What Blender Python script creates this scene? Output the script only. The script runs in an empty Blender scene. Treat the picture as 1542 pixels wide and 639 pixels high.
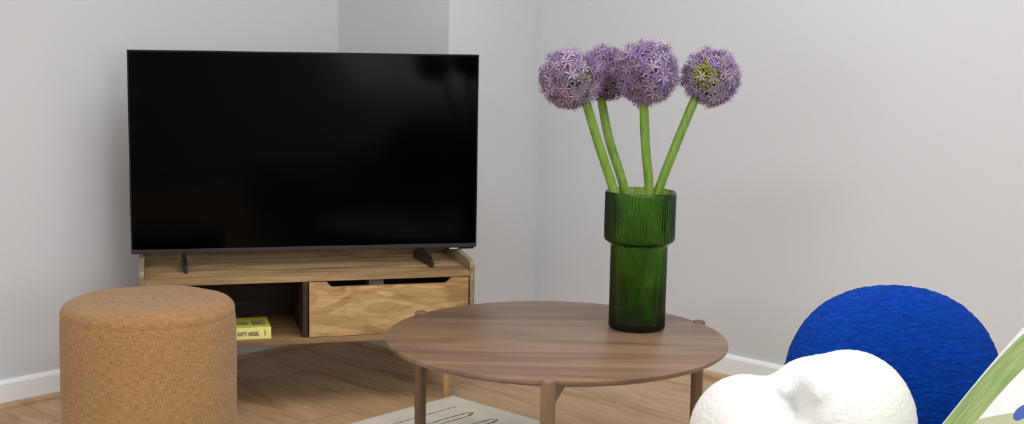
import bpy, bmesh, math, random
import numpy as np
from mathutils import Vector, Matrix, Euler, noise

random.seed(7)
PI = math.pi
COL = bpy.context.scene.collection

# ------------------------------------------------------------------ helpers
def obj(name, bm, mat, parent=None, smooth=False, angle=None):
    me = bpy.data.meshes.new(name)
    bmesh.ops.recalc_face_normals(bm, faces=bm.faces[:])
    bm.to_mesh(me); bm.free()
    if mat: me.materials.append(mat)
    o = bpy.data.objects.new(name, me); COL.objects.link(o)
    if smooth:
        me.polygons.foreach_set('use_smooth', [True]*len(me.polygons))
        if angle is not None:
            me.set_sharp_from_angle(angle=math.radians(angle))
    if parent: o.parent = parent
    return o

def thing(name, label, cat, loc=(0, 0, 0), rotz=0, group=None):
    o = bpy.data.objects.new(name, None); COL.objects.link(o)
    o.empty_display_size = .1
    o.location = loc; o.rotation_euler = (0, 0, rotz)
    o['label'] = label; o['category'] = cat
    if group: o['group'] = group
    return o

def struct(name, bm, mat, **k):
    o = obj(name, bm, mat, **k); o['kind'] = 'structure'; return o

def box(bm, lo, hi, bevel=0, seg=2):
    r = bmesh.ops.create_cube(bm, size=1)
    vs = r['verts']
    for v in vs:
        v.co = Vector([lo[i] + (v.co[i]+.5)*(hi[i]-lo[i]) for i in range(3)])
    if bevel:
        es = list({e for v in vs for e in v.link_edges})
        bmesh.ops.bevel(bm, geom=es, offset=bevel, segments=seg, affect='EDGES', profile=.5)
    return bm

def B(lo, hi, bevel=0, seg=2):
    return box(bmesh.new(), lo, hi, bevel, seg)

def prism(bm, pts, axis, a, b, bevel=0):
    """extrude a 2-D outline between a and b along axis (0,1,2)"""
    def mk(p, t):
        c = list(p); c.insert(axis, t); return Vector(c)
    A = [bm.verts.new(mk(p, a)) for p in pts]; D = [bm.verts.new(mk(p, b)) for p in pts]
    n = len(pts); fs = [bm.faces.new(A), bm.faces.new(D[::-1])]
    for i in range(n):
        fs.append(bm.faces.new((A[i], D[i], D[(i+1) % n], A[(i+1) % n])))
    if bevel:
        es = list({e for v in A+D for e in v.link_edges})
        bmesh.ops.bevel(bm, geom=es, offset=bevel, segments=2, affect='EDGES', profile=.5)
    return bm

def lathe(bm, prof, n=64, c=(0, 0), ribs=None):
    """prof: list of (r, z[, ribflag]); closed at r=0 ends"""
    rings = []
    for p in prof:
        r, z = p[0], p[1]
        if r < 1e-6:
            rings.append([bm.verts.new((c[0], c[1], z))]); continue
        ring = []
        for i in range(n):
            a = 2*PI*i/n
            rr = r
            if ribs and len(p) > 2 and p[2]:
                rr = r + ribs[1]*(abs(math.cos(a*ribs[0]/2))-.6)
            ring.append(bm.verts.new((c[0]+rr*math.cos(a), c[1]+rr*math.sin(a), z)))
        rings.append(ring)
    for A, D in zip(rings, rings[1:]):
        for i in range(n):
            j = (i+1) % n
            if len(A) == 1 and len(D) == 1: continue
            if len(A) == 1: bm.faces.new((A[0], D[i], D[j]))
            elif len(D) == 1: bm.faces.new((A[i], A[j], D[0]))
            else: bm.faces.new((A[i], A[j], D[j], D[i]))
    return bm

def tube(bm, pts, rad, n=12, caps=True):
    pts = [Vector(p) for p in pts]
    rad = rad if isinstance(rad, (list, tuple)) else [rad]*len(pts)
    prev = None; rings = []
    for i, p in enumerate(pts):
        t = (pts[min(i+1, len(pts)-1)] - pts[max(i-1, 0)]).normalized()
        if prev is None:
            x = t.orthogonal().normalized()
        else:
            x = (prev - t*prev.dot(t)).normalized()
        prev = x; y = t.cross(x)
        rings.append([bm.verts.new(p + (x*math.cos(2*PI*k/n) + y*math.sin(2*PI*k/n))*rad[i]) for k in range(n)])
    for A, D in zip(rings, rings[1:]):
        for k in range(n):
            bm.faces.new((A[k], A[(k+1) % n], D[(k+1) % n], D[k]))
    if caps:
        bm.faces.new(rings[0][::-1]); bm.faces.new(rings[-1])
    return bm

def bez(p0, p1, p2, n=14):
    p0, p1, p2 = map(Vector, (p0, p1, p2))
    return [p0*(1-t)**2 + p1*2*t*(1-t) + p2*t*t for t in [i/(n-1) for i in range(n)]]

def text_bm(s, size, mat_sx=1.0, depth=.0004):
    cu = bpy.data.curves.new('t', 'FONT'); cu.body = s; cu.size = size
    cu.extrude = depth; cu.align_x = 'CENTER'; cu.align_y = 'CENTER'
    o = bpy.data.objects.new('t', cu); COL.objects.link(o)
    dg = bpy.context.evaluated_depsgraph_get()
    me = bpy.data.meshes.new_from_object(o.evaluated_get(dg))
    bm = bmesh.new(); bm.from_mesh(me)
    bpy.data.objects.remove(o); bpy.data.curves.remove(cu); bpy.data.meshes.remove(me)
    for v in bm.verts: v.co.x *= mat_sx
    return bm

# ------------------------------------------------------------------ materials
def srgb(r, g, b):
    f = lambda c: (c/255/12.92) if c/255 <= .04045 else ((c/255+.055)/1.055)**2.4
    return (f(r), f(g), f(b), 1)

class M:
    def __init__(s, name, rough=.5, base=(.5, .5, .5, 1), **kw):
        s.m = bpy.data.materials.new(name); s.m.use_nodes = True
        s.t = s.m.node_tree; s.n = s.t.nodes; s.l = s.t.links
        s.p = s.n['Principled BSDF']
        s.p.inputs['Roughness'].default_value = rough
        s.p.inputs['Base Color'].default_value = base
        for k, v in kw.items():
            s.p.inputs[k.replace('_', ' ')].default_value = v
    def node(s, typ, **kw):
        n = s.n.new(typ)
        for k, v in kw.items(): setattr(n, k, v)
        return n
    def coords(s, scale=(1, 1, 1), rot=(0, 0, 0), loc=(0, 0, 0), kind='Object'):
        tc = s.node('ShaderNodeTexCoord'); mp = s.node('ShaderNodeMapping')
        mp.inputs['Scale'].default_value = scale; mp.inputs['Rotation'].default_value = rot
        mp.inputs['Location'].default_value = loc
        s.l.new(tc.outputs[kind], mp.inputs[0]); return mp.outputs[0]
    def noise(s, vec, scale=5, detail=6, rough=.55, dist=0):
        n = s.node('ShaderNodeTexNoise'); s.l.new(vec, n.inputs['Vector'])
        n.inputs['Scale'].default_value = scale; n.inputs['Detail'].default_value = detail
        n.inputs['Roughness'].default_value = rough; n.inputs['Distortion'].default_value = dist
        return n.outputs['Fac']
    def ramp(s, fac, stops):
        r = s.node('ShaderNodeValToRGB'); e = r.color_ramp.elements
        while len(e) < len(stops): e.new(.5)
        for i, (p, c) in enumerate(stops): e[i].position = p; e[i].color = c
        s.l.new(fac, r.inputs[0]); return r.outputs['Color']
    def mix(s, a, b, fac=.5, mode='MIX'):
        n = s.node('ShaderNodeMix', data_type='RGBA', blend_type=mode)
        for v, i in ((fac, 0), (a, 6), (b, 7)):
            if hasattr(v, 'links'): s.l.new(v, n.inputs[i])
            else: n.inputs[i].default_value = v
        return n.outputs[2]
    def math(s, op, a, b=0.0):
        n = s.node('ShaderNodeMath', operation=op)
        for v, i in ((a, 0), (b, 1)):
            if hasattr(v, 'links'): s.l.new(v, n.inputs[i])
            else: n.inputs[i].default_value = v
        return n.outputs[0]
    def bump(s, h, strength=.2, dist=.001):
        b = s.node('ShaderNodeBump'); b.inputs['Strength'].default_value = strength
        b.inputs['Distance'].default_value = dist
        s.l.new(h, b.inputs['Height']); s.l.new(b.outputs[0], s.p.inputs['Normal'])
    def color(s, c): s.l.new(c, s.p.inputs['Base Color'])

def wood(name, cols, rough=.45, along=0, rings=2.2, grain=70, rot=0, seed=0, contrast=1, bump=.15, spec=.4, stretch=(.8, 6.0), dist=1.2, patch=None, figure=0):
    """cols dark, mid, light. grain runs along local axis `along`"""
    m = M(name, rough=rough); m.p.inputs['Specular IOR Level'].default_value = spec
    sc = [stretch[1]]*3; sc[along] = stretch[0]
    R = (0, 0, rot)
    v = m.coords(scale=sc, rot=R, loc=(seed, seed*.7, seed*.3))
    broad = m.noise(v, scale=rings, detail=5, rough=.6, dist=dist)
    sf = [1.0, 1.0, 1.0]; sf[along] = .045
    v2 = m.coords(scale=sf, rot=R, loc=(seed, 0, 0))
    fine = m.noise(v2, scale=grain*3, detail=4, rough=.7)
    c1 = m.ramp(broad, [(.30, cols[0]), (.46, cols[1]), (.60, cols[2]), (.78, cols[1])])
    f = m.ramp(fine, [(.25, (.55, .5, .46, 1)), (.6, (1, 1, 1, 1))])
    c1 = m.mix(c1, f, .38*contrast, 'MULTIPLY')
    if figure:
        sw = m.noise(v, scale=rings*.6, detail=2, rough=.4, dist=.8)
        sn = m.math('SINE', m.math('MULTIPLY', sw, figure))
        c1 = m.mix(c1, m.ramp(sn, [(0, (.76, .70, .62, 1)), (.35, (1, 1, 1, 1))]), .8, 'MULTIPLY')
    if patch:
        sx = m.node('ShaderNodeSeparateXYZ'); m.l.new(m.coords(), sx.inputs[0])
        e = m.math('ADD', sx.outputs[0], m.math('MULTIPLY', m.math('SUBTRACT', m.noise(m.coords(scale=(1, 1, 4)), 9, 4), .5), .16))
        g = m.ramp(e, [(patch[0]-.03, (1, 1, 1, 1)), (patch[0]+.02, patch[1])])
        streak = m.noise(m.coords(scale=(3, 3, 60)), 3, 4)
        c1 = m.mix(c1, g, m.ramp(streak, [(.3, (.5, .5, .5, 1)), (.55, (1, 1, 1, 1))]), 'MULTIPLY')
    m.color(c1)
    m.bump(fine, bump, .0006)
    return m.m

m_wall = M('wall_paint', rough=.75, base=srgb(211, 214, 218)); m_wall.p.inputs['Specular IOR Level'].default_value = .25
m_wall.bump(m_wall.noise(m_wall.coords(), scale=180, detail=3), .05, .0008); m_wall = m_wall.m
m_ceil = M('ceiling_paint', rough=.9, base=(.85, .85, .84, 1)).m
m_skirt = M('skirting_paint', rough=.4, base=srgb(243, 249, 253)).m

def floor_mat():
    m = M('oak_laminate', rough=.42)
    th = math.radians(47.3)
    # mapping: rotate so x runs along the planks
    v = m.coords(rot=(0, 0, math.radians(44.7)), kind='Object', loc=(0, 0, 0))
    vm = m.coords(rot=(0, 0, math.radians(44.7)), loc=(.4, -.02, 0))
    br = m.node('ShaderNodeTexBrick', offset=.37, offset_frequency=2, squash=1)
    m.l.new(vm, br.inputs['Vector'])
    for k, x in (('Color1', (0, 0, 0, 1)), ('Color2', (1, 1, 1, 1)), ('Mortar', (.5, .5, .5, 1)), ('Scale', 1), ('Mortar Size', .0011), ('Mortar Smooth', .2), ('Bias', 0), ('Brick Width', 1.38), ('Row Height', .2455)):
        br.inputs[k].default_value = x
    # per-plank offset of the grain
    off = m.node('ShaderNodeVectorMath', operation='ADD')
    cmb = m.node('ShaderNodeCombineXYZ')
    sep = m.math('MULTIPLY', br.outputs['Color'], 37.0)
    m.l.new(sep, cmb.inputs[0]); m.l.new(sep, cmb.inputs[1])
    m.l.new(v, off.inputs[0]); m.l.new(cmb.outputs[0], off.inputs[1])
    def mp(scale):
        q = m.node('ShaderNodeMapping'); q.inputs['Scale'].default_value = scale
        m.l.new(off.outputs[0], q.inputs[0]); return q.outputs[0]
    broad = m.noise(mp((1.1, 7, 1)), scale=1.6, detail=6, rough=.6, dist=1.0)
    fine = m.noise(mp((4, 90, 1)), scale=2.2, detail=4, rough=.7)
    sn = m.math('SINE', m.math('MULTIPLY', m.noise(mp((.9, 5, 1)), scale=1.3, detail=2, rough=.4, dist=.8), 90.0))
    knot = m.noise(mp((3.2, 8.5, 1)), scale=1.25, detail=2, rough=.4, dist=.6)
    c = m.ramp(broad, [(.28, srgb(158, 124, 86)), (.45, srgb(194, 160, 118)), (.62, srgb(210, 178, 134)), (.8, srgb(178, 143, 103))])
    c = m.mix(c, m.ramp(fine, [(.3, (.72, .68, .64, 1)), (.6, (1, 1, 1, 1))]), .5, 'MULTIPLY')
    c = m.mix(c, m.ramp(knot, [(.70, (1, 1, 1, 1)), (.80, (.55, .45, .38, 1))]), .8, 'MULTIPLY')
    c = m.mix(c, m.ramp(sn, [(0, (.84, .79, .73, 1)), (.4, (1, 1, 1, 1))]), .4, 'MULTIPLY')
    pl = m.ramp(br.outputs['Color'], [(0, (.90, .90, .90, 1)), (1, (1.0, 1.0, 1.0, 1))])
    c = m.mix(c, pl, 1, 'MULTIPLY')
    c = m.mix(c, srgb(88, 64, 46), br.outputs['Fac'])
    m.color(c)
    m.bump(fine, .08, .0006)
    return m.m
m_floor = floor_mat()

WAL = [srgb(104, 80, 62), srgb(126, 100, 80), srgb(144, 117, 94)]
m_walnut = wood('walnut_tabletop', WAL, rough=.36, along=0, rings=1.5, grain=60, rot=math.radians(-12), seed=3.1, contrast=.9, spec=.5)
m_walnut_leg = wood('walnut_leg', [srgb(100, 76, 56), srgb(128, 100, 76), srgb(148, 119, 94)], rough=.4, along=2, rings=1.6, seed=1.7)
MAN = [srgb(118, 92, 60), srgb(166, 136, 96), srgb(190, 160, 118)]
m_mango_top = wood('mango_top', [srgb(116, 90, 58), srgb(154, 126, 86), srgb(184, 155, 112)], rough=.55, rings=2.0, seed=5.2, contrast=1.3)
m_mango_side = wood('mango_side', [srgb(112, 96, 74), srgb(140, 122, 96), srgb(160, 142, 114)], rough=.5, along=1, seed=2.2)
m_mango_front = wood('mango_drawer', [srgb(152, 112, 66), srgb(198, 160, 112), srgb(214, 178, 130)], rough=.5, rings=1.1, seed=9.4, contrast=1.2, stretch=(3.2, 11), dist=1.8, figure=70, patch=(.44, (.66, .60, .50, 1)))
m_mango_shaded = wood('mango_inside_shaded', [srgb(38, 24, 15), srgb(54, 35, 22), srgb(66, 44, 28)], rough=.6, seed=4.0)  # same mango, colour darkened to carry the shade inside shelf and drawer
m_mango_shelf = wood('mango_shelf', [srgb(110, 84, 56), srgb(146, 116, 80), srgb(164, 134, 96)], rough=.5, seed=7.7)
m_oak_leg = wood('oak_leg', [srgb(190, 152, 108), srgb(206, 168, 122), srgb(216, 180, 134)], rough=.5, along=2, seed=.7)
m_bead = wood('oak_beading', [srgb(172, 142, 108), srgb(188, 158, 124), srgb(198, 170, 138)], rough=.5, along=0, seed=.3)

# ------------------------------------------------------------------ camera
cd = bpy.data.cameras.new('camera'); cam = bpy.data.objects.new('camera', cd); COL.objects.link(cam)
bpy.context.scene.camera = cam
f, pit, rol = 1919.2, .1355, .0179
fw = Vector((0, math.cos(pit), -math.sin(pit))); up0 = Vector((0, math.sin(pit), math.cos(pit))); rt0 = Vector((1, 0, 0))
rt = rt0*math.cos(rol) + up0*math.sin(rol); up = up0*math.cos(rol) - rt0*math.sin(rol)
mat = Matrix(((rt.x, up.x, -fw.x, 0), (rt.y, up.y, -fw.y, 0), (rt.z, up.z, -fw.z, 1.1992), (0, 0, 0, 1)))
cam.matrix_world = mat
cd.sensor_fit = 'HORIZONTAL'; cd.sensor_width = 36; cd.lens = f*36/1542
cd.clip_start = .05

# ------------------------------------------------------------------ room
TH = .826
U = Vector((math.cos(TH), math.sin(TH))); W = Vector((math.sin(TH), -math.cos(TH)))
def P(u, w): v = U*u + W*w; return (v.x, v.y)
u0, u1, w0, w1 = -1.9, 3.818, -3.874, 1.9
H = 2.6
C0, C1, C2 = (-.680, 4.976), (-.235, 4.566), (.102, 5.10)

# floor / ceiling cover the whole room footprint
T_ = .12
def slab(z0, z1):
    return prism(bmesh.new(), [P(u0-T_, w0-T_), P(u1+T_, w0-T_), P(u1+T_, w1+T_), P(u0-T_, w1+T_)], 2, z0, z1)
struct('floor', slab(-.1, 0), m_floor)
struct('ceiling', slab(H, H+.1), m_ceil)
def wallbox(ua, ub, wa, wb, z0=0, z1=H, bm=None):
    return prism(bm or bmesh.new(), [P(ua, wa), P(ub, wa), P(ub, wb), P(ua, wb)], 2, z0, z1)
struct('wall_left', wallbox(u0, u1, w0-T_, w0), m_wall)
struct('wall_right', wallbox(u1, u1+T_, w0-T_, w1+T_), m_wall)
# boxed-in pier across the corner
cc = P(u1, w0)
struct('wall_center', prism(bmesh.new(), [C0, C1, C2, cc], 2, 0, H), m_wall)

# wall behind on the right, with a wide window
def wall_with_window(name, axis, pos, a0, a1, wa, wb, za, zb, wn):
    bm = bmesh.new()
    def bx(p, q, z0, z1):
        if axis == 'w': wallbox(p, q, pos, pos+T_, z0, z1, bm)
        else: wallbox(pos-T_, pos, p, q, z0, z1, bm)
    bx(a0, wa, 0, H); bx(wb, a1, 0, H); bx(wa, wb, 0, za); bx(wa, wb, zb, H)
    struct(name, bm, m_wall)
    bm = bmesh.new()
    fr = .05
    def fx(p, q, z0, z1):
        if axis == 'w': wallbox(p, q, pos+.03, pos+.08, z0, z1, bm)
        else: wallbox(pos-.08, pos-.03, p, q, z0, z1, bm)
    fx(wa, wb, za, za+fr); fx(wa, wb, zb-fr, zb); fx(wa, wa+fr, za, zb); fx(wb-fr, wb, za, zb)
    mid = (wa+wb)/2; fx(mid-.025, mid+.025, za, zb)
    struct(wn, bm, m_skirt)
wall_with_window('wall_back_right', 'w', w1, u0, u1, WA1 := -.9, WB1 := 1.9, .75, 2.3, 'window_1')
wall_with_window('wall_back_left', 'u', u0, w0, w1, WA2 := -2.3, WB2 := .2, .85, 2.3, 'window_2')

# skirting boards and oak beading
def run(p, q, inward, name, h=.089, t=.016):
    """board along p->q on the room side `inward` (2-D unit vector)"""
    p, q, n = Vector(p), Vector(q), Vector(inward)
    prof = [(0, 0), (t, 0), (t, h-.012), (t-.004, h-.004), (t-.009, h), (0, h)]
    bm = bmesh.new(); ext(bm, p, q, n, prof); struct('baseboard_'+name, bm, m_skirt)
def bead(p, q, inward, name, t=.016, s=.018):
    p, q, n = Vector(p), Vector(q), Vector(inward)
    prof = [(t, 0), (t+s, 0)] + [(t+s*math.cos(a), s*math.sin(a)) for a in [i*PI/12 for i in range(1, 6)]] + [(t, s)]
    bm = bmesh.new(); ext(bm, p, q, n, prof); struct('trim_'+name, bm, m_bead)
def ext(bm, p, q, n, prof):
    A = [bm.verts.new((*(p+n*a), z)) for a, z in prof]; D = [bm.verts.new((*(q+n*a), z)) for a, z in prof]
    k = len(prof); bm.faces.new(A); bm.faces.new(D[::-1])
    for i in range(k): bm.faces.new((A[i], D[i], D[(i+1) % k], A[(i+1) % k]))
e = Vector(C2)-Vector(C1); nB = Vector((e.y, -e.x)).normalized()
e = Vector(C1)-Vector(C0); nA = Vector((e.y, -e.x)).normalized()
if nA.y > 0: nA = -nA
segs = [(P(u0, w0), C0, W, 'left'), (C0, C1, nA, 'center'), (C1, C2, nB, 'center_right'), (C2, P(u1, w1), -U, 'right')]
for i, (a, b, n, nm) in enumerate(segs):
    run(a, b, n, nm); bead(a, b, n, str(i+1))

# ------------------------------------------------------------------ rug
e1 = Vector((-.677, -.736)).normalized(); rz = math.atan2(e1.y, e1.x)
rug = thing('rug', 'cream wool rug with thin dark outlined stripes lying under the round table', 'rug', (-.188, 4.152, 0), rz)
# local x = e1 ; local y = towards the right wall
m = M('rug_wool', rough=.95)
v = m.coords()
n1 = m.noise(v, 260, 3); n2 = m.noise(v, 14, 4)
wv = m.node('ShaderNodeTexWave', wave_type='BANDS', bands_direction='X'); m.l.new(v, wv.inputs['Vector'])
wv.inputs['Scale'].default_value = 55; wv.inputs['Distortion'].default_value = 1.2
c = m.ramp(n2, [(.3, srgb(214, 210, 196)), (.7, srgb(233, 230, 217))])
c = m.mix(c, m.ramp(n1, [(.3, (.78, .76, .72, 1)), (.6, (1, 1, 1, 1))]), .6, 'MULTIPLY')
m.color(c); m.p.inputs['Sheen Weight'].default_value = .2
m.bump(m.math('ADD', n1, m.math('MULTIPLY', wv.outputs['Fac'], .6)), .6, .003); m_rug = m.m
RL, RWd, RT = 2.0, 1.55, .011
bm = bmesh.new()
nx, ny = 160, 120
rnd = random.Random(3)
top = {}
for i in range(nx+1):
    for j in range(ny+1):
        x = RL*i/nx; y = RWd*j/ny
        if i in (0, nx): x += rnd.uniform(-.002, .002)
        if j in (0, ny): y += rnd.uniform(-.002, .002)
        z = RT + .0012*noise.noise(Vector((x*60, y*60, 0))) - (.004 if i in (0, nx) or j in (0, ny) else 0)
        top[i, j] = bm.verts.new((x, y, z))
for i in range(nx):
    for j in range(ny):
        bm.faces.new((top[i, j], top[i+1, j], top[i+1, j+1], top[i, j+1]))
be = [e for e in bm.edges if e.is_boundary]
r = bmesh.ops.extrude_edge_only(bm, edges=be)
for v_ in r['geom']:
    if isinstance(v_, bmesh.types.BMVert): v_.co.z = .0
obj('pile', bm, m_rug, rug, smooth=True, angle=50)
m = M('rug_dark_yarn', rough=.95)
m.color(m.ramp(m.noise(m.coords(), 90, 4), [(.38, srgb(64, 52, 42)), (.52, srgb(112, 98, 84)), (.68, srgb(200, 190, 172))])); m_yarn = m.m
def yarn(path, w):
    bm = bmesh.new()
    for a, b in zip(path, path[1:]):
        a, b = Vector(a), Vector(b); d = (b-a); L = d.length; d.normalize(); nrm = Vector((-d.y, d.x))
        n = max(2, int(L/.006)); prev = None
        for k in range(n+1):
            c = a+(b-a)*k/n
            off = .0022*noise.noise(Vector((c.x*45, c.y*45, 1)))
            ww = w*(.55+.75*abs(noise.noise(Vector((c.x*70, c.y*70, 4)))))*(1.0 if rnd.random() > .12 else .25)
            c = c+nrm*off; z = RT+.0016
            cur = (bm.verts.new((*(c-nrm*ww), z-.002)), bm.verts.new((c.x, c.y, z)), bm.verts.new((*(c+nrm*ww), z-.002)))
            if prev:
                bm.faces.new((prev[0], cur[0], cur[1], prev[1])); bm.faces.new((prev[1], cur[1], cur[2], prev[2]))
            prev = cur
    return obj('stripe', bm, m_yarn, rug)
yarn([(.092, .108), (1.85, .112)], .0032)
yy = .178
while yy < 1.45:
    g = .032; s = .09 + rnd.uniform(-.006, .012)
    yarn([(1.85, yy), (s+.05, yy+.001), (s+.018, yy+.006), (s, yy+g*.55)], .0050); yarn([(1.85, yy+g), (s+.04, yy+g-.002), (s+.004, yy+g*.7)], .0072)
    yy += .1

# ------------------------------------------------------------------ coffee table
tb = thing('coffee_table', 'round dark walnut coffee table on three pegged legs standing on the rug', 'table', (.122, 3.293, 0))
TZ = .4223
bm = bmesh.new()
R_ = .45
lathe(bm, [(0, TZ), (R_-.004, TZ), (R_-.001, TZ-.0012), (R_, TZ-.004), (R_-.001, TZ-.009), (R_-.006, TZ-.013), (R_-.022, TZ-.020), (0, TZ-.020)], n=160)
obj('tabletop', bm, m_walnut, tb, smooth=True, angle=35)
for a in (-94, 26, 146):
    a = math.radians(a); d = Vector((math.cos(a), math.sin(a)))
    lx, ly = d*.4525
    lr = .0177
    zt = TZ+.0045
    bm = lathe(bmesh.new(), [(0, .0125), (lr*.86, .0125), (lr*.9, .015), (lr, zt-.006), (lr*.93, zt-.0025), (lr*.75, zt-.0006), (0, zt)], n=28, c=(lx, ly))
    obj('leg', bm, m_walnut_leg, tb, smooth=True, angle=50)
    # radial rail below the top
    n2 = Vector((-d.y, d.x))
    bm = bmesh.new()
    A0 = d*.440; E0 = d*(-.10) + n2*.075; t2 = (E0-A0).normalized(); s2 = Vector((-t2.y, t2.x))*.010
    q = [E0-s2, A0-s2, A0+s2, E0+s2]
    lo = [TZ-.052, TZ-.068, TZ-.068, TZ-.052]
    A = [bm.verts.new((p.x, p.y, z)) for p, z in zip(q, lo)]; D = [bm.verts.new((p.x, p.y, TZ-.020)) for p in q]
    bm.faces.new(A[::-1]); bm.faces.new(D)
    for i in range(4): bm.faces.new((A[i], A[(i+1) % 4], D[(i+1) % 4], D[i]))
    obj('rail', bm, m_walnut_leg, tb)

# ------------------------------------------------------------------ ribbed vase
m = M('green_glass', rough=.03, base=(1, 1, 1, 1)); m.p.inputs['Transmission Weight'].default_value = 1
m.p.inputs['IOR'].default_value = 1.4
va = m.node('ShaderNodeVolumeAbsorption'); va.inputs['Color'].default_value = (.53, .76, .02, 1); va.inputs['Density'].default_value = 460
m.l.new(va.outputs[0], m.n['Material Output'].inputs['Volume']); m_glass = m.m
vase = thing('vase', 'tall dark green ribbed glass vase with a wider collar standing on the round table', 'vase', (.346, 3.41, TZ))
r1, r2, t = .0762, .0952, .005
bm = bmesh.new()
prof = [(0, .0006), (r1-.006, .0006), (r1-.001, .003), (r1, .008, 1)] + [(r1, z, 1) for z in (.06, .12, .18, .222)] + \
       [(r1, .230), (r1+.006, .2335), (r2-.009, .2365), (r2-.003, .241), (r2, .249, 1)] + [(r2, z, 1) for z in (.29, .33, .368)] + \
       [(r2, .3735), (r2-.0015, .3755), (r2-.0035, .3755), (r2-t, .3735)] + \
       [(r2-t, .25), (r2-t-.006, .2425), (r1+.002, .2395), (r1-t+.001, .236), (r1-t, .228), (r1-t, .02), (r1-t-.006, .014), (0, .013)]
lathe(bm, prof, n=864, ribs=(72, .0018))
obj('vessel', bm, m_glass, vase, smooth=True, angle=60)

# ------------------------------------------------------------------ alliums
def green_stem():
    m = M('allium_stem', rough=.38); m.p.inputs['Specular IOR Level'].default_value = .5
    v = m.coords(scale=(1, 1, .08)); n = m.noise(v, 140, 3)
    m.color(m.ramp(n, [(.3, srgb(96, 138, 42)), (.7, srgb(136, 170, 72))]))
    m.p.inputs['Subsurface Weight'].default_value = .1; m.p.inputs['Subsurface Radius'].default_value = (.004, .008, .002)
    return m.m
m_stem = green_stem()
m = M('allium_petal', rough=.6)
at = m.node('ShaderNodeAttribute', attribute_name='tint'); m.color(at.outputs['Color'])
tr = m.node('ShaderNodeBsdfTranslucent'); m.l.new(at.outputs['Color'], tr.inputs['Color'])
mx = m.node('ShaderNodeMixShader'); mx.inputs[0].default_value = .18
m.l.new(m.p.outputs[0], mx.inputs[1]); m.l.new(tr.outputs[0], mx.inputs[2]); m.l.new(mx.outputs[0], m.n['Material Output'].inputs[0])
m_petal = m.m
m_ped = M('allium_pedicel', rough=.6, base=srgb(120, 92, 118)).m
m = M('allium_bud', rough=.5); m.color(m.ramp(m.noise(m.coords(), 120, 2), [(.3, srgb(118, 128, 56)), (.7, srgb(178, 182, 104))])); m_bud = m.m

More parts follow.
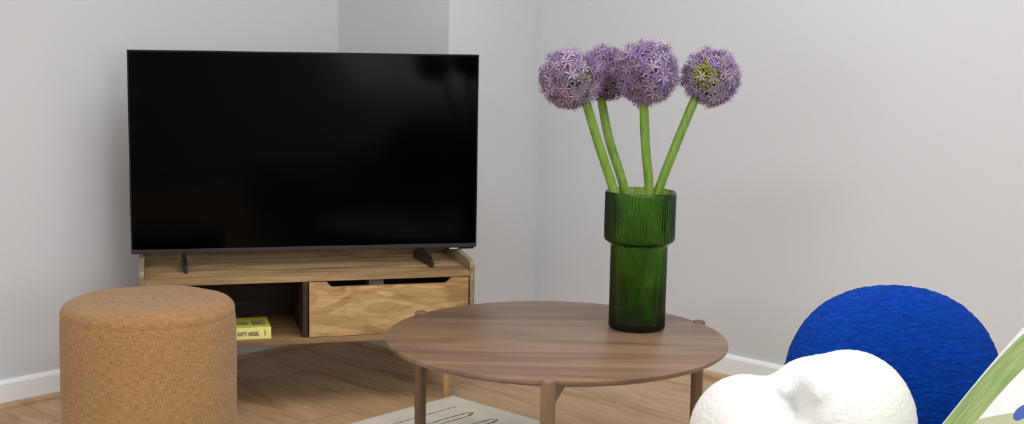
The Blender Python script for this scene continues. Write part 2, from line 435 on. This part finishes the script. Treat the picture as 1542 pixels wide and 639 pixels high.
def lerp(a, b, t): return tuple(a[i]+(b[i]-a[i])*t for i in range(3))
LIL = [srgb(184, 164, 212), srgb(158, 132, 196), srgb(214, 202, 228), srgb(176, 148, 184), srgb(200, 178, 200)]
def allium(center, R, stem_pts, label, seed, tone=0.0, bud=None, budn=0, budr=.3, n=330, squash=1.0, lobe=None, pale=None):
    rr = random.Random(seed)
    C = Vector(center)
    base = Vector(stem_pts[0])
    th = thing('allium_flower', label, 'flower', base, 0, 'purple allium flowers standing in the green vase')
    # stem
    full = []
    pts = [Vector(p)-base for p in stem_pts]
    # Catmull through the points
    ex = [pts[0]*2-pts[1]] + pts + [pts[-1]*2-pts[-2]]
    for i in range(1, len(ex)-2):
        for k in range(8):
            s = k/8
            a, b, c, d = ex[i-1], ex[i], ex[i+1], ex[i+2]
            full.append(.5*((2*b)+(c-a)*s+(2*a-5*b+4*c-d)*s*s+(3*b-a-3*c+d)*s**3))
    full.append(pts[-1])
    m_ = len(full)
    obj('stem', tube(bmesh.new(), full, [.0118+.0012*(1-i/m_) for i in range(m_)], 20), m_stem, th, smooth=True, angle=60)
    C = C-base
    bm = bmesh.new(); lay = bm.loops.layers.float_color.new('tint')
    pb = bmesh.new(); bb = bmesh.new()
    ga = PI*(3-math.sqrt(5))
    def addface(vs, col):
        fc = bm.faces.new(vs)
        for l in fc.loops: l[lay] = (*col, 1)
    budd = Vector(bud).normalized() if bud else None
    for i in range(n):
        z = 1-2*(i+.5)/n; r = math.sqrt(1-z*z); a = ga*i
        d = Vector((r*math.cos(a), r*math.sin(a), z*squash))
        d = (d + Vector([rr.gauss(0, .05) for _ in range(3)])).normalized()
        inb = budd and (d-budd).length < budr
        rad = R*rr.choice([.82, .86, .9, .74])*(1+rr.gauss(0, .03))
        if lobe:
            rad *= 1+lobe[1]*max(0, d.dot(Vector(lobe[0]).normalized()))**2
        c = C+d*rad
        # pedicel
        tube(pb, [C+d*R*.08, C+d*rad*.6, c], [.0008, .0007, .0009], 4, caps=False)
        if inb:
            for _ in range(9):
                d3 = (d+Vector([rr.gauss(0, .10) for _ in range(3)])).normalized()
                tube(bb, [C+d3*R*.35, C+d3*R*rr.uniform(.62, .88)], [.0013, .0019], 5)
        if inb and rr.random() < .7:
            c2 = C+d*rad*.82
            tube(bb, [c2-d*.004, c2, c2+d*.006, c2+d*.011], [.001, .0032, .0036, .0006], 6)
            continue
        nd = (d + Vector([rr.gauss(0, .33) for _ in range(3)])).normalized()
        x = nd.orthogonal().normalized(); y = nd.cross(x)
        ph = rr.uniform(0, PI); L = R*rr.uniform(.20, .28); w = .0027*rr.uniform(.8, 1.15)
        col = lerp(rr.choice(LIL), rr.choice(LIL), rr.random())
        br = rr.uniform(.62, 1.12)
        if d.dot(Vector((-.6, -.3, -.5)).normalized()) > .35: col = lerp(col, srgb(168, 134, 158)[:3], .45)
        if pale and (d-Vector(pale).normalized()).length < .6: col = lerp(col, srgb(206, 200, 206)[:3], .6)
        if tone: col = lerp(col, srgb(120, 78, 140)[:3], tone)
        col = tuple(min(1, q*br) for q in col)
        cup = rr.uniform(-.15, .5)
        for k in range(6):
            b = ph+k*PI/3+rr.gauss(0, .08); u = x*math.cos(b)+y*math.sin(b); s = nd.cross(u)
            lk = L*rr.uniform(.85, 1.1)
            p0 = c; p1 = c+u*lk*.45+nd*lk*.45*cup; p2 = c+u*lk+nd*lk*(cup*.6-.05)
            A = bm.verts.new(p0-s*w*.35); B_ = bm.verts.new(p0+s*w*.35)
            M1 = bm.verts.new(p1-s*w*.75+nd*.0005); M2 = bm.verts.new(p1+s*w*.75+nd*.0005); Mc = bm.verts.new(p1-nd*.0005)
            T = bm.verts.new(p2)
            dk = tuple(q*.8 for q in col)
            addface((A, M1, Mc), dk); addface((A, Mc, B_), dk); addface((B_, Mc, M2), dk)
            addface((M1, T, Mc), col); addface((Mc, T, M2), col)
            # stamen between the petals
            b2 = b+PI/6; u2 = x*math.cos(b2)+y*math.sin(b2)
            tp = c+u2*lk*.45+nd*lk*.55; sw = s*.0005
            q0 = bm.verts.new(c-sw); q1 = bm.verts.new(c+sw); q2 = bm.verts.new(tp+sw*.8); q3 = bm.verts.new(tp-sw*.8)
            addface((q0, q1, q2, q3), lerp(col, srgb(150, 110, 180)[:3], .5))
        # ovary
        tube(bb, [c-nd*.0008, c+nd*.0022, c+nd*.0038], [.0010, .0017, .0004], 5)
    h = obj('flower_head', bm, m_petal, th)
    obj('flower_stalks', pb, m_ped, h)
    obj('buds', bb, m_bud, h, smooth=True)
    return th
g0 = TZ+.016
allium((.142, 3.36, 1.097), .083, [(.382, 3.362, g0), (.327, 3.375, .62), (.273, 3.388, .795), (.225, 3.378, .93), (.187, 3.368, 1.045), (.176, 3.366, 1.07)],
       'leftmost purple allium, its stem leaning far left out of the vase', 1, bud=(.72, -.68, .1), budr=.16, pale=(.5, -.8, -.1), lobe=((.95, -.2, 0), .13))
allium((.247, 3.51, 1.108), .080, [(.376, 3.462, g0), (.342, 3.462, .62), (.306, 3.455, .795), (.262, 3.475, .93), (.238, 3.497, 1.045), (.238, 3.502, 1.07)],
       'purple allium set behind the others, second stem from the left', 2, tone=.35, bud=(.45, -.6, -.55), budr=.3)
allium((.349, 3.385, 1.116), .0905, [(.365, 3.402, g0), (.372, 3.405, .62), (.368, 3.405, .795), (.352, 3.392, .93), (.344, 3.382, 1.035), (.345, 3.383, 1.07)],
       'largest purple allium, tallest of the four, on an upright stem', 3, n=380)
allium((.524, 3.42, 1.105), .0815, [(.298, 3.432, g0), (.345, 3.434, .62), (.394, 3.425, .795), (.440, 3.42, .93), (.483, 3.42, 1.045), (.496, 3.42, 1.07)],
       'rightmost purple allium with a yellow-green patch of buds facing the room', 4, bud=(-.38, -.9, .10), budr=.62, pale=(-.1, -.9, -.35))

# ------------------------------------------------------------------ media console
CYAW = .2774
con = thing('media_console', 'low mango wood media console with open shelf and one drawer standing across the corner', 'console', (-.6318, 4.0024, 0), CYAW)
hw, dp = .533, .38
zb, zt = .215, .436
for s in (-1, 1):
    xa, xb = (-hw, -hw+.016) if s < 0 else (hw-.016, hw)
    prof = [(0, zb), (dp, zb), (dp, .478), (.30, .478), (.035, .468), (.010, .464), (.003, .458), (0, .448)]
    obj('side_panel', prism(bmesh.new(), prof, 0, xa, xb, .0012), m_mango_side, con)
obj('top_board', B((-hw+.016, .002, .417), (hw-.016, dp-.014, zt), .0015), m_mango_top, con)
obj('bottom_board', B((-hw+.016, 0, zb), (hw-.016, dp-.014, .2345), .0015), m_mango_shelf, con)
obj('back_rail', B((-hw+.016, dp-.014, .417), (hw-.016, dp, .474), .0015), m_mango_top, con)
obj('back_panel', B((-hw+.016, dp-.012, zb), (hw-.016, dp-.004, .417)), m_mango_shaded, con)
obj('divider', B((-.032, .004, .2345), (-.016, dp-.014, .417)), m_mango_shaded, con)
dr = obj('drawer', prism(bmesh.new(), [(-.012, .2365), (.512, .2365), (.512, .4145), (.455, .4145), (.4515, .412), (.440, .399), (.434, .3965), (.064, .3965), (.058, .399), (.047, .412), (.043, .4145), (-.012, .4145)], 1, 0, .018), m_mango_front, con)
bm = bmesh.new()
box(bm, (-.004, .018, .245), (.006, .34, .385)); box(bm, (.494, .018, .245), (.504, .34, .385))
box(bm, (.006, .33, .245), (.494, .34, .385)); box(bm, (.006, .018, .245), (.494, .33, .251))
obj('drawer_box', bm, m_mango_shaded, dr)
for x in (-.45, .45):
    for y in (.042, .335):
        bm = lathe(bmesh.new(), [(0, 0), (.0105, 0), (.012, .003), (.0165, zb), (0, zb)], n=24, c=(x, y))
        obj('leg', bm, m_oak_leg, con, smooth=True, angle=50)

# grey box in the drawer
m_gbox = M('grey_card', rough=.7, base=srgb(120, 112, 106)).m
def con_pt(x, y): c, s = math.cos(CYAW), math.sin(CYAW); return (-.6318+c*x-s*y, 4.0024+s*x+c*y)
gb = prism(bmesh.new(), [(-.026, 0), (.045, 0), (.020, .162), (-.026, .162)], 1, 0, .1, .001)
go = obj('storage_box', gb, m_gbox); go.location = (*con_pt(.212, .030), .2515); go.rotation_euler = (0, 0, CYAW)
go['label'] = 'small grey box seen through the grip slot inside the console drawer'; go['category'] = 'box'

# ------------------------------------------------------------------ book
m_bk = M('book_cover', rough=.45, base=srgb(214, 216, 92)).m
m_sp = M('book_spine', rough=.45, base=srgb(246, 242, 150)).m
m_pg = M('book_pages', rough=.8, base=srgb(225, 220, 200)).m
m_ink = M('book_ink', rough=.5, base=srgb(52, 60, 66)).m
m_inkg = M('book_title_ink', rough=.5, base=srgb(92, 84, 92)).m
bk = thing('book', 'thick yellow-green book lying flat on the open shelf with its spine outward', 'book', (*con_pt(-.238, .012), .2348), CYAW+.01)
BW, BD, BH = .212, .15, .038      # spine runs along x
obj('pages', B((-BW/2+.003, .004, .003), (BW/2-.003, BD-.003, BH-.003)), m_pg, bk)
cv = bmesh.new(); box(cv, (-BW/2, .0022, 0), (BW/2, BD, .003), .0005); box(cv, (-BW/2, .0022, BH-.003), (BW/2, BD, BH), .0005)
cvo = obj('cover', cv, m_bk, bk)
spo = obj('spine', B((-BW/2, 0, 0), (BW/2, .0022, BH), .0006), m_sp, bk); spo['label'] = 'pale yellow spine with author lettering'
t1 = text_bm('KATY HESSEL', .0185, .62)
bmesh.ops.rotate(t1, verts=t1.verts, matrix=Matrix.Rotation(PI/2, 3, 'X'))
# embolden by doubling with a small offset
g = bmesh.ops.duplicate(t1, geom=t1.verts[:]+t1.edges[:]+t1.faces[:])
bmesh.ops.translate(t1, verts=[v for v in g['geom'] if isinstance(v, bmesh.types.BMVert)], vec=(.0007, 0, 0))
bmesh.ops.translate(t1, verts=t1.verts, vec=(.035, -.0004, BH*.46))
obj('lettering', t1, m_ink, spo)
bm = bmesh.new()
for k in range(5): box(bm, (.0855, -.0006, .011+k*.0034), (.0885, .0001, .0134+k*.0034))
obj('publisher_mark', bm, m_inkg, spo)
# two blocks of title strokes and a dark disc on the cover
bm = bmesh.new(); rb = random.Random(5)
for (xa, xb, ya, yb, rows) in ((.004, .042, .044, .085, 3), (.050, .092, .034, .100, 5)):
    hh = (yb-ya)/rows
    for r_ in range(rows):
        x = xa
        while x < xb-.004:
            w = rb.uniform(.003, .008)
            box(bm, (x, ya+r_*hh, BH), (min(x+w, xb), ya+r_*hh+hh*.72, BH+.0004)); x += w+.0016
obj('title_block', bm, m_inkg, cvo)
bm = bmesh.new(); lathe(bm, [(0, 0), (.022, 0), (.022, .0004), (0, .0004)], n=32)
bmesh.ops.translate(bm, verts=bm.verts, vec=(-.016, .124, BH))
obj('cover_dot', bm, m_ink, cvo)

# ------------------------------------------------------------------ television
TY = .2432; k = .925
tvx, tvy = -.728*k, 4.5317*k; tz0 = 1.1992-(1.1992-.4279)*k
TWd, THt = 1.232*k, .710*k
tv = thing('television', 'large flat black television standing on two feet on the wooden console', 'television', (tvx, tvy, zt), TY)
dz = tz0-zt
m_tvb = M('tv_bezel', rough=.5, base=(.008, .008, .008, 1), Specular_IOR_Level=.15).m
m_tvg = M('tv_lower_bezel', rough=.32, base=(.05, .053, .056, 1), Metallic=.5).m
m = M('tv_screen', rough=.11, base=(.0006, .0006, .0006, 1)); m.p.inputs['IOR'].default_value = 1.17; m_scr = m.m
m_foot = M('tv_foot', rough=.4, base=(.010, .009, .009, 1)).m
bm = bmesh.new(); box(bm, (-TWd/2, 0, dz), (TWd/2, .024, dz+THt), .0015)
shell = obj('housing', bm, m_tvb, tv)
obj('screen', B((-TWd/2+.0055, -.0012, dz+.0145), (TWd/2-.0055, .0005, dz+THt-.0055)), m_scr, tv)
obj('lower_bezel', B((-TWd/2+.002, -.0024, dz+.0012), (TWd/2-.002, .0004, dz+.0142), .0006), m_tvg, tv)
bm = bmesh.new(); box(bm, (-TWd/2+.14, .024, dz+.03), (TWd/2-.14, .052, dz+THt*.62), .01, 3)
obj('back_cover', bm, m_tvb, tv)
lg = obj('logo_tab', B((.473, -.002, dz-.0055), (.560, .010, dz+.0012), .0006), m_tvb, tv)
bm = bmesh.new()
for q in range(7): box(bm, (.476+q*.0042, -.0026, dz-.0042), (.4795+q*.0042, -.0019, dz-.0008))
obj('logo', bm, M('tv_logo', rough=.3, base=(.7, .7, .7, 1)).m, lg)
for s in (-1, 1):
    bm = bmesh.new()
    # profile in (y, z): raised near the panel, low step at the front
    pr = [(-.104, .0004), (.10, .0004), (.10, .020), (.020, dz+.004), (-.004+.006, dz+.004), (-.030, dz-.001), (-.048, dz-.010), (-.099, .027), (-.104, .023)]
    prism(bm, pr, 0, -.0045, .0045, .0008)
    for v in bm.verts:
        v.co.x += (.384 - v.co.y*.14) if s > 0 else (-.404 - v.co.y*.06)
    obj('foot', bm, m_foot, tv)

# ------------------------------------------------------------------ ottoman
m = M('ottoman_weave', rough=.9)
tc = m.node('ShaderNodeTexCoord')
# cylindrical weave coordinates from the UV map
mp = m.node('ShaderNodeMapping'); m.l.new(tc.outputs['UV'], mp.inputs[0])
def uvn(sc, s=1, det=3, r=.6):
    q = m.node('ShaderNodeMapping'); q.inputs['Scale'].default_value = sc; m.l.new(tc.outputs['UV'], q.inputs[0])
    return m.noise(q.outputs[0], s, det, r)
hz = uvn((45, 620, 1)); vt = uvn((620, 60, 1)); br_ = uvn((5, 14, 1), 1, 4)
wsum = m.math('ADD', m.math('MULTIPLY', hz, .55), m.math('MULTIPLY', vt, .45))
c = m.ramp(wsum, [(.36, srgb(120, 86, 48)), (.46, srgb(157, 118, 74)), (.55, srgb(175, 135, 89)), (.66, srgb(200, 163, 118))])
c = m.mix(c, m.ramp(uvn((16, 300, 1), 1, 2), [(.30, (.74, .68, .62, 1)), (.42, (1, 1, 1, 1))]), .8, 'MULTIPLY')
c = m.mix(c, m.ramp(br_, [(.3, (.88, .86, .82, 1)), (.7, (1, 1, 1, 1))]), .7, 'MULTIPLY')
m.color(c); m.bump(wsum, .6, .0015); m.p.inputs['Sheen Weight'].default_value = .12; m_ott = m.m
OR, OH = .232, .458
ot = thing('ottoman', 'round tan woven fabric pouf ottoman in front of the left end of the console', 'ottoman', (-.993, 3.43, RT+.0015), 0)
def uv_lathe(prof, n, wob=0):
    bm = bmesh.new(); uvl = bm.loops.layers.uv.new('UVMap')
    s = [0]
    for a, b in zip(prof, prof[1:]): s.append(s[-1]+math.hypot(b[0]-a[0], b[1]-a[1]))
    rings = []
    for (r, z) in prof:
        ring = []
        for i in range(n):
            a = 2*PI*i/n
            dr_ = wob*noise.noise(Vector((math.cos(a)*2.5, math.sin(a)*2.5, z*7)))
            ring.append(bm.verts.new(((r+dr_)*math.cos(a), (r+dr_)*math.sin(a), z + (wob*1.5*noise.noise(Vector((r*math.cos(a)*8, r*math.sin(a)*8, 3))) if z > .4 else 0))))
        rings.append(ring)
    for k_, (A, D) in enumerate(zip(rings, rings[1:])):
        for i in range(n):
            j = (i+1) % n
            fc = bm.faces.new((A[i], A[j], D[j], D[i]))
            for l, (q, kk) in zip(fc.loops, ((i, k_), (i+1, k_), (i+1, k_+1), (i, k_+1))):
                if prof[kk][0] < OR*.93 and prof[kk][1] > .4 or prof[min(kk+1, len(prof)-1)][0] < OR*.93 and prof[k_][1] > .4:
                    l[uvl].uv = (rings[kk][q % n].co.x+3, rings[kk][q % n].co.y+3)
                else:
                    l[uvl].uv = (q/n*2*PI*OR, s[kk])
    return bm
sd = [(.001, .004), (OR-.012, .004), (OR-.002, .012)] + [(OR+.003*math.sin(PI*z/.44), z) for z in [i*.022 for i in range(1, 19)]]
sd += [(OR-.0005, .4195), (OR-.0013, .4215), (OR-.0005, .4240)]       # stitched seam
sd += [(OR-.032+.032*math.cos(a), OH-.030+.030*math.sin(a)) for a in [math.radians(t_) for t_ in (10, 25, 40, 55, 70, 85)]]
sd += [(OR*q, OH+.004*(1-q*q)) for q in (.86, .7, .5, .3, .1, .004)]
obj('cover', uv_lathe(sd, 144, .0022), m_ott, ot, smooth=True)

# ------------------------------------------------------------------ daybed/sofa beside the table (its cushions show)
m = M('sofa_fabric', rough=.95, base=srgb(92, 94, 80)); m.bump(m.noise(m.coords(), 300, 3), .4, .002); m_sofa = m.m
SX0, SX1, SY0, SY1, SZ = .16, 1.22, .55, 2.26, .42
so = thing('sofa', 'low olive grey sofa holding the cushions, its seat below the picture edge', 'sofa', ((SX0+SX1)/2, (SY0+SY1)/2, 0))
hx, hy = (SX1-SX0)/2, (SY1-SY0)/2
obj('base', B((-hx, -hy, .12), (hx, hy, .26), .012), m_sofa, so, smooth=True, angle=40)
obj('seat_cushion', B((-hx, -hy, .26), (hx-.22, hy, SZ), .035, 4), m_sofa, so, smooth=True, angle=40)
obj('backrest', prism(bmesh.new(), [(hx-.22, .26), (hx, .26), (hx+.02, .70), (hx-.06, .74), (hx-.17, .72)], 1, -hy, hy-.10, .02), m_sofa, so, smooth=True, angle=40)
for x in (-1, 1):
    for y in (-1, 1):
        obj('leg', lathe(bmesh.new(), [(0, 0), (.015, 0), (.022, .12), (0, .12)], n=20, c=(x*(hx-.07), y*(hy-.08))), m_walnut_leg, so, smooth=True, angle=50)

# ------------------------------------------------------------------ cushions
def sdf_mesh(fn, n_t=220, n_p=150, fuzz=0, fs=1, seed=0, steps=60, rmax=.4):
    """star-shaped surface of an implicit body, found by marching out from the origin"""
    tt = np.linspace(0, 2*PI, n_t, endpoint=False); pp = np.linspace(0, PI, n_p)[1:-1]
    Tg, Pg = np.meshgrid(tt, pp)
    D = np.stack([np.sin(Pg)*np.cos(Tg), np.sin(Pg)*np.sin(Tg), np.cos(Pg)], -1).reshape(-1, 3)
    D = np.vstack([D, [[0, 0, 1], [0, 0, -1]]])
    lo = np.zeros(len(D)); hi = np.full(len(D), rmax)
    # outermost root by scanning inwards
    r = np.full(len(D), rmax); done = np.zeros(len(D), bool)
    for q in np.linspace(rmax, .01, 160):
        v = fn(D*q); ins = (v < 0) & ~done
        r[ins] = q; done |= ins
    lo = r; hi = r+rmax/159
    for _ in range(14):
        mid = (lo+hi)/2; v = fn(D*mid[:, None]); lo = np.where(v < 0, mid, lo); hi = np.where(v < 0, hi, mid)
    Pn = D*lo[:, None]
    bm = bmesh.new(); V = []
    for d, p in zip(D, Pn):
        p = Vector(p)
        if fuzz:
            p = p + Vector(d)*(fuzz*(noise.noise(p*fs) + .5*noise.noise(p*fs*2.3)) + random.Random(int(p.x*1e6)).uniform(-.25, .25)*fuzz)
        V.append(bm.verts.new(p))
    rows = len(pp)
    for a in range(rows-1):
        for b in range(n_t):
            c = (b+1) % n_t
            bm.faces.new((V[a*n_t+b], V[a*n_t+c], V[(a+1)*n_t+c], V[(a+1)*n_t+b]))
    for b in range(n_t):
        bm.faces.new((V[-2], V[(b+1) % n_t], V[b])); bm.faces.new((V[-1], V[(rows-1)*n_t+b], V[(rows-1)*n_t+(b+1) % n_t]))
    return bm
def ell(p, c, r):
    q = (p-np.array(c))/np.array(r); k0 = np.linalg.norm(q, axis=1)
    q2 = (p-np.array(c))/np.array(r)**2; k1 = np.linalg.norm(q2, axis=1)+1e-9
    return k0*(k0-1)/k1
def smin(a, b, k):
    h = np.clip(.5+.5*(b-a)/k, 0, 1); return b*(1-h)+a*h-k*h*(1-h)
def white_fn(p):
    L = ell(p, (-.082, .0, -.040), (.086, .105, .090))
    Rr = ell(p, (.070, .0, -.016), (.096, .110, .107))
    Bt = ell(p, (.0, -.006, -.095), (.125, .105, .09))
    s = smin(L, smin(Rr, ell(p, (.010, .0, .012), (.06, .085, .066)), .02), .03)
    s = smin(s, Bt, .035)
    # pinched dimple on the front of the right lobe and the crease running to it
    x, y, z = p.T
    front = np.clip((-y)/.06, 0, 1)
    dx, dzz = x+.017, z-.008
    dim = .070*np.exp(-(dx/.013)**2 - (np.where(dzz > 0, dzz*.42, dzz*1.3)/.014)**2)
    crease = .022*np.exp(-((dzz+.62*dx)/.014)**2)*np.exp(-((dx+.022)/.022)**2)
    crease2 = .012*np.exp(-((dzz-.8*dx)/.013)**2)*np.exp(-((dx-.018)/.018)**2)
    return s + front*(dim+crease+crease2)
m = M('white_boucle', rough=.95, base=(.73, .73, .71, 1)); m.p.inputs['Sheen Weight'].default_value = .3
nn = m.noise(m.coords(), 170, 4, .7); m.bump(nn, .5, .004)
m.p.inputs['Subsurface Weight'].default_value = .15; m.p.inputs['Subsurface Radius'].default_value = (.02, .02, .02); m_white = m.m
wc = obj('cushion', sdf_mesh(white_fn, 340, 220, .0011, 210), m_white, smooth=True)
wc.location = (.441, 1.85, .655)
wc['label'] = 'white fluffy cushion with two rounded lobes and a pinched dimple'; wc['category'] = 'cushion'

def blue_fn(p):
    q = p/np.array((.1835, .105, .1855))
    return (np.sum(np.abs(q)**2.25, axis=1)**(1/2.25)-1)*.12
m = M('blue_plush', rough=.85)
v = m.coords(scale=(28, 28, 150)); s1 = m.noise(v, 1.6, 5, .65, .8)
s2 = m.noise(m.coords(scale=(60, 60, 330)), 1.4, 3, .6, 1.5)
c = m.ramp(s1, [(.3, (0, .024, .22, 1)), (.55, (0, .045, .34, 1)), (.78, (.002, .07, .42, 1))])
c = m.mix(c, srgb(40, 96, 196), m.math('MULTIPLY', m.ramp(s2, [(.62, (0, 0, 0, 1)), (.72, (1, 1, 1, 1))]), .5))
m.color(c); m.bump(m.math('ADD', s1, s2), .8, .004)
m.p.inputs['Specular IOR Level'].default_value = .1; m_blue = m.m
bc = obj('cushion', sdf_mesh(blue_fn, 320, 200, .0016, 120), m_blue, smooth=True)
bc.location = (.649, 2.10, .6115); bc.rotation_euler = (math.radians(-7), 0, 0)
bc['label'] = 'round royal blue plush cushion behind the white one'; bc['category'] = 'cushion'

# printed pillow leaning back on the right
m = M('leaf_print_linen', rough=.85)
tc = m.node('ShaderNodeTexCoord'); sp = m.node('ShaderNodeSeparateXYZ'); m.l.new(tc.outputs['Object'], sp.inputs[0])
X, Y_ = sp.outputs[0], sp.outputs[1]
wob = m.math('MULTIPLY', m.math('SUBTRACT', m.noise(m.coords(), 9, 3), .5), .012)
def band(expr, a, b):
    g1 = m.math('GREATER_THAN', expr, a); g2 = m.math('LESS_THAN', expr, b); return m.math('MULTIPLY', g1, g2)
GREEN = srgb(128, 150, 88); OLIVE = srgb(170, 176, 142); BLUE = srgb(60, 84, 160)
xa = m.math('ADD', X, wob)
PILLOW = (m, X, Y_, xa, band)
g = m.ramp(m.noise(m.coords(scale=(30, 4, 1)), 4, 3), [(.3, srgb(112, 138, 76)), (.7, srgb(150, 170, 108))])
leaf1 = band(xa, .052, .150)
c = m.mix(srgb(218, 221, 219), g, leaf1)
leaf2 = m.math('MULTIPLY', m.math('GREATER_THAN', xa, .148), band(m.math('SUBTRACT', Y_, m.math('MULTIPLY', X, .5)), .10, .196))
c = m.mix(c, OLIVE, leaf2)
d_ = m.math('ADD', m.math('POWER', m.math('SUBTRACT', X, .222), 2.0), m.math('POWER', m.math('SUBTRACT', Y_, .305), 2.0))
c = m.mix(c, BLUE, m.math('LESS_THAN', d_, .00018))
m.color(c); m.bump(m.noise(m.coords(), 500, 2), .3, .001); m_print = m.m
m_pipe = M('pillow_piping', rough=.8, base=srgb(212, 216, 215)).m
# local frame: x runs from the far side edge towards the camera, y up the leaning face, z out of the face
S = .48
pil = thing('pillow', 'square white pillow with green leaf print leaning at the right edge', 'pillow', (0, 0, 0))
ydir = Vector((.112, .02, .142)).normalized()
xdir = Vector((.10, -1, 0)); xdir = (xdir-ydir*xdir.dot(ydir)).normalized()
zdir = xdir.cross(ydir)
if zdir.x > 0: zdir = -zdir
org = Vector((.640, 1.80, .653))       # a point on the far edge
bot = org - ydir*(org.z-.455)/ydir.z
mw = Matrix((( xdir.x, ydir.x, zdir.x, bot.x), (xdir.y, ydir.y, zdir.y, bot.y), (xdir.z, ydir.z, zdir.z, bot.z), (0, 0, 0, 1)))
pil.matrix_world = mw
N = 60
def pz(u, v):
    a = max(0, 1-abs(2*u-1)**2.6); b = max(0, 1-abs(2*v-1)**2.6); return .058*(a*b)**.55
def pxy(u, v):
    # gently bowed-in sides
    x = u*S; y = v*S
    x += .012*math.sin(PI*v)*(1-2*u); y += .012*math.sin(PI*u)*(1-2*v)
    return x, y
bm = bmesh.new()
F = [[bm.verts.new((*pxy(i/N, j/N), pz(i/N, j/N))) for j in range(N+1)] for i in range(N+1)]
K = [[F[i][j] if i in (0, N) or j in (0, N) else bm.verts.new((*pxy(i/N, j/N), -pz(i/N, j/N))) for j in range(N+1)] for i in range(N+1)]
for i in range(N):
    for j in range(N):
        bm.faces.new((F[i][j], F[i+1][j], F[i+1][j+1], F[i][j+1])); bm.faces.new((K[i][j], K[i][j+1], K[i+1][j+1], K[i+1][j]))
obj('pillow_cover', bm, m_print, pil, smooth=True)
ring = [(*pxy(0, t_/20), 0) for t_ in range(20)] + [(*pxy(t_/20, 1), 0) for t_ in range(20)] + [(*pxy(1, 1-t_/20), 0) for t_ in range(20)] + [(*pxy(1-t_/20, 0), 0) for t_ in range(21)]
obj('piping', tube(bmesh.new(), ring, .004, 8, caps=False), m_pipe, pil, smooth=True)

# ------------------------------------------------------------------ light
w = bpy.data.worlds.new('sky'); bpy.context.scene.world = w; w.use_nodes = True
bg = w.node_tree.nodes['Background']; bg.inputs[0].default_value = (.80, .88, 1, 1); bg.inputs[1].default_value = .6
def area(name, loc, target, sx, sy, power, col):
    ld = bpy.data.lights.new(name, 'AREA'); ld.shape = 'RECTANGLE'; ld.size = sx; ld.size_y = sy; ld.energy = power; ld.color = col
    o = bpy.data.objects.new(name, ld); COL.objects.link(o); o.location = loc
    o.rotation_euler = (Vector(target)-Vector(loc)).to_track_quat('-Z', 'Z').to_euler()
    return o
def wpt(u, w_, z): x, y = P(u, w_); return (x, y, z)
area('window_daylight', wpt((WA1+WB1)/2, w1+.16, 1.55), wpt((WA1+WB1)/2, 0, 1.55), 2.8, 1.55, 48, (1, .985, .985))
area('window_daylight', wpt(u0-.16, (WA2+WB2)/2, 1.6), wpt(0, (WA2+WB2)/2, 1.6), 2.5, 1.45, 26, (.97, .98, 1))
for (u_, w_, e_, z_) in ((1.1, .6, 40, 1.0), (-.5, -1.2, 34, 1.2), (2.4, -1.7, 33, 1.7)):
    area('ceiling_key_fill', wpt(u_, w_, H-.03), wpt(u_, w_, 0), z_, z_, e_, (1, .985, .98))  # unseen overhead lights: key from above, others added to fill room and corner

sc = bpy.context.scene
sc.view_settings.view_transform = 'Standard'; sc.view_settings.look = 'None'
sc.view_settings.gamma = 1; sc.view_settings.use_curve_mapping = False
sc.view_settings.exposure = 0.0
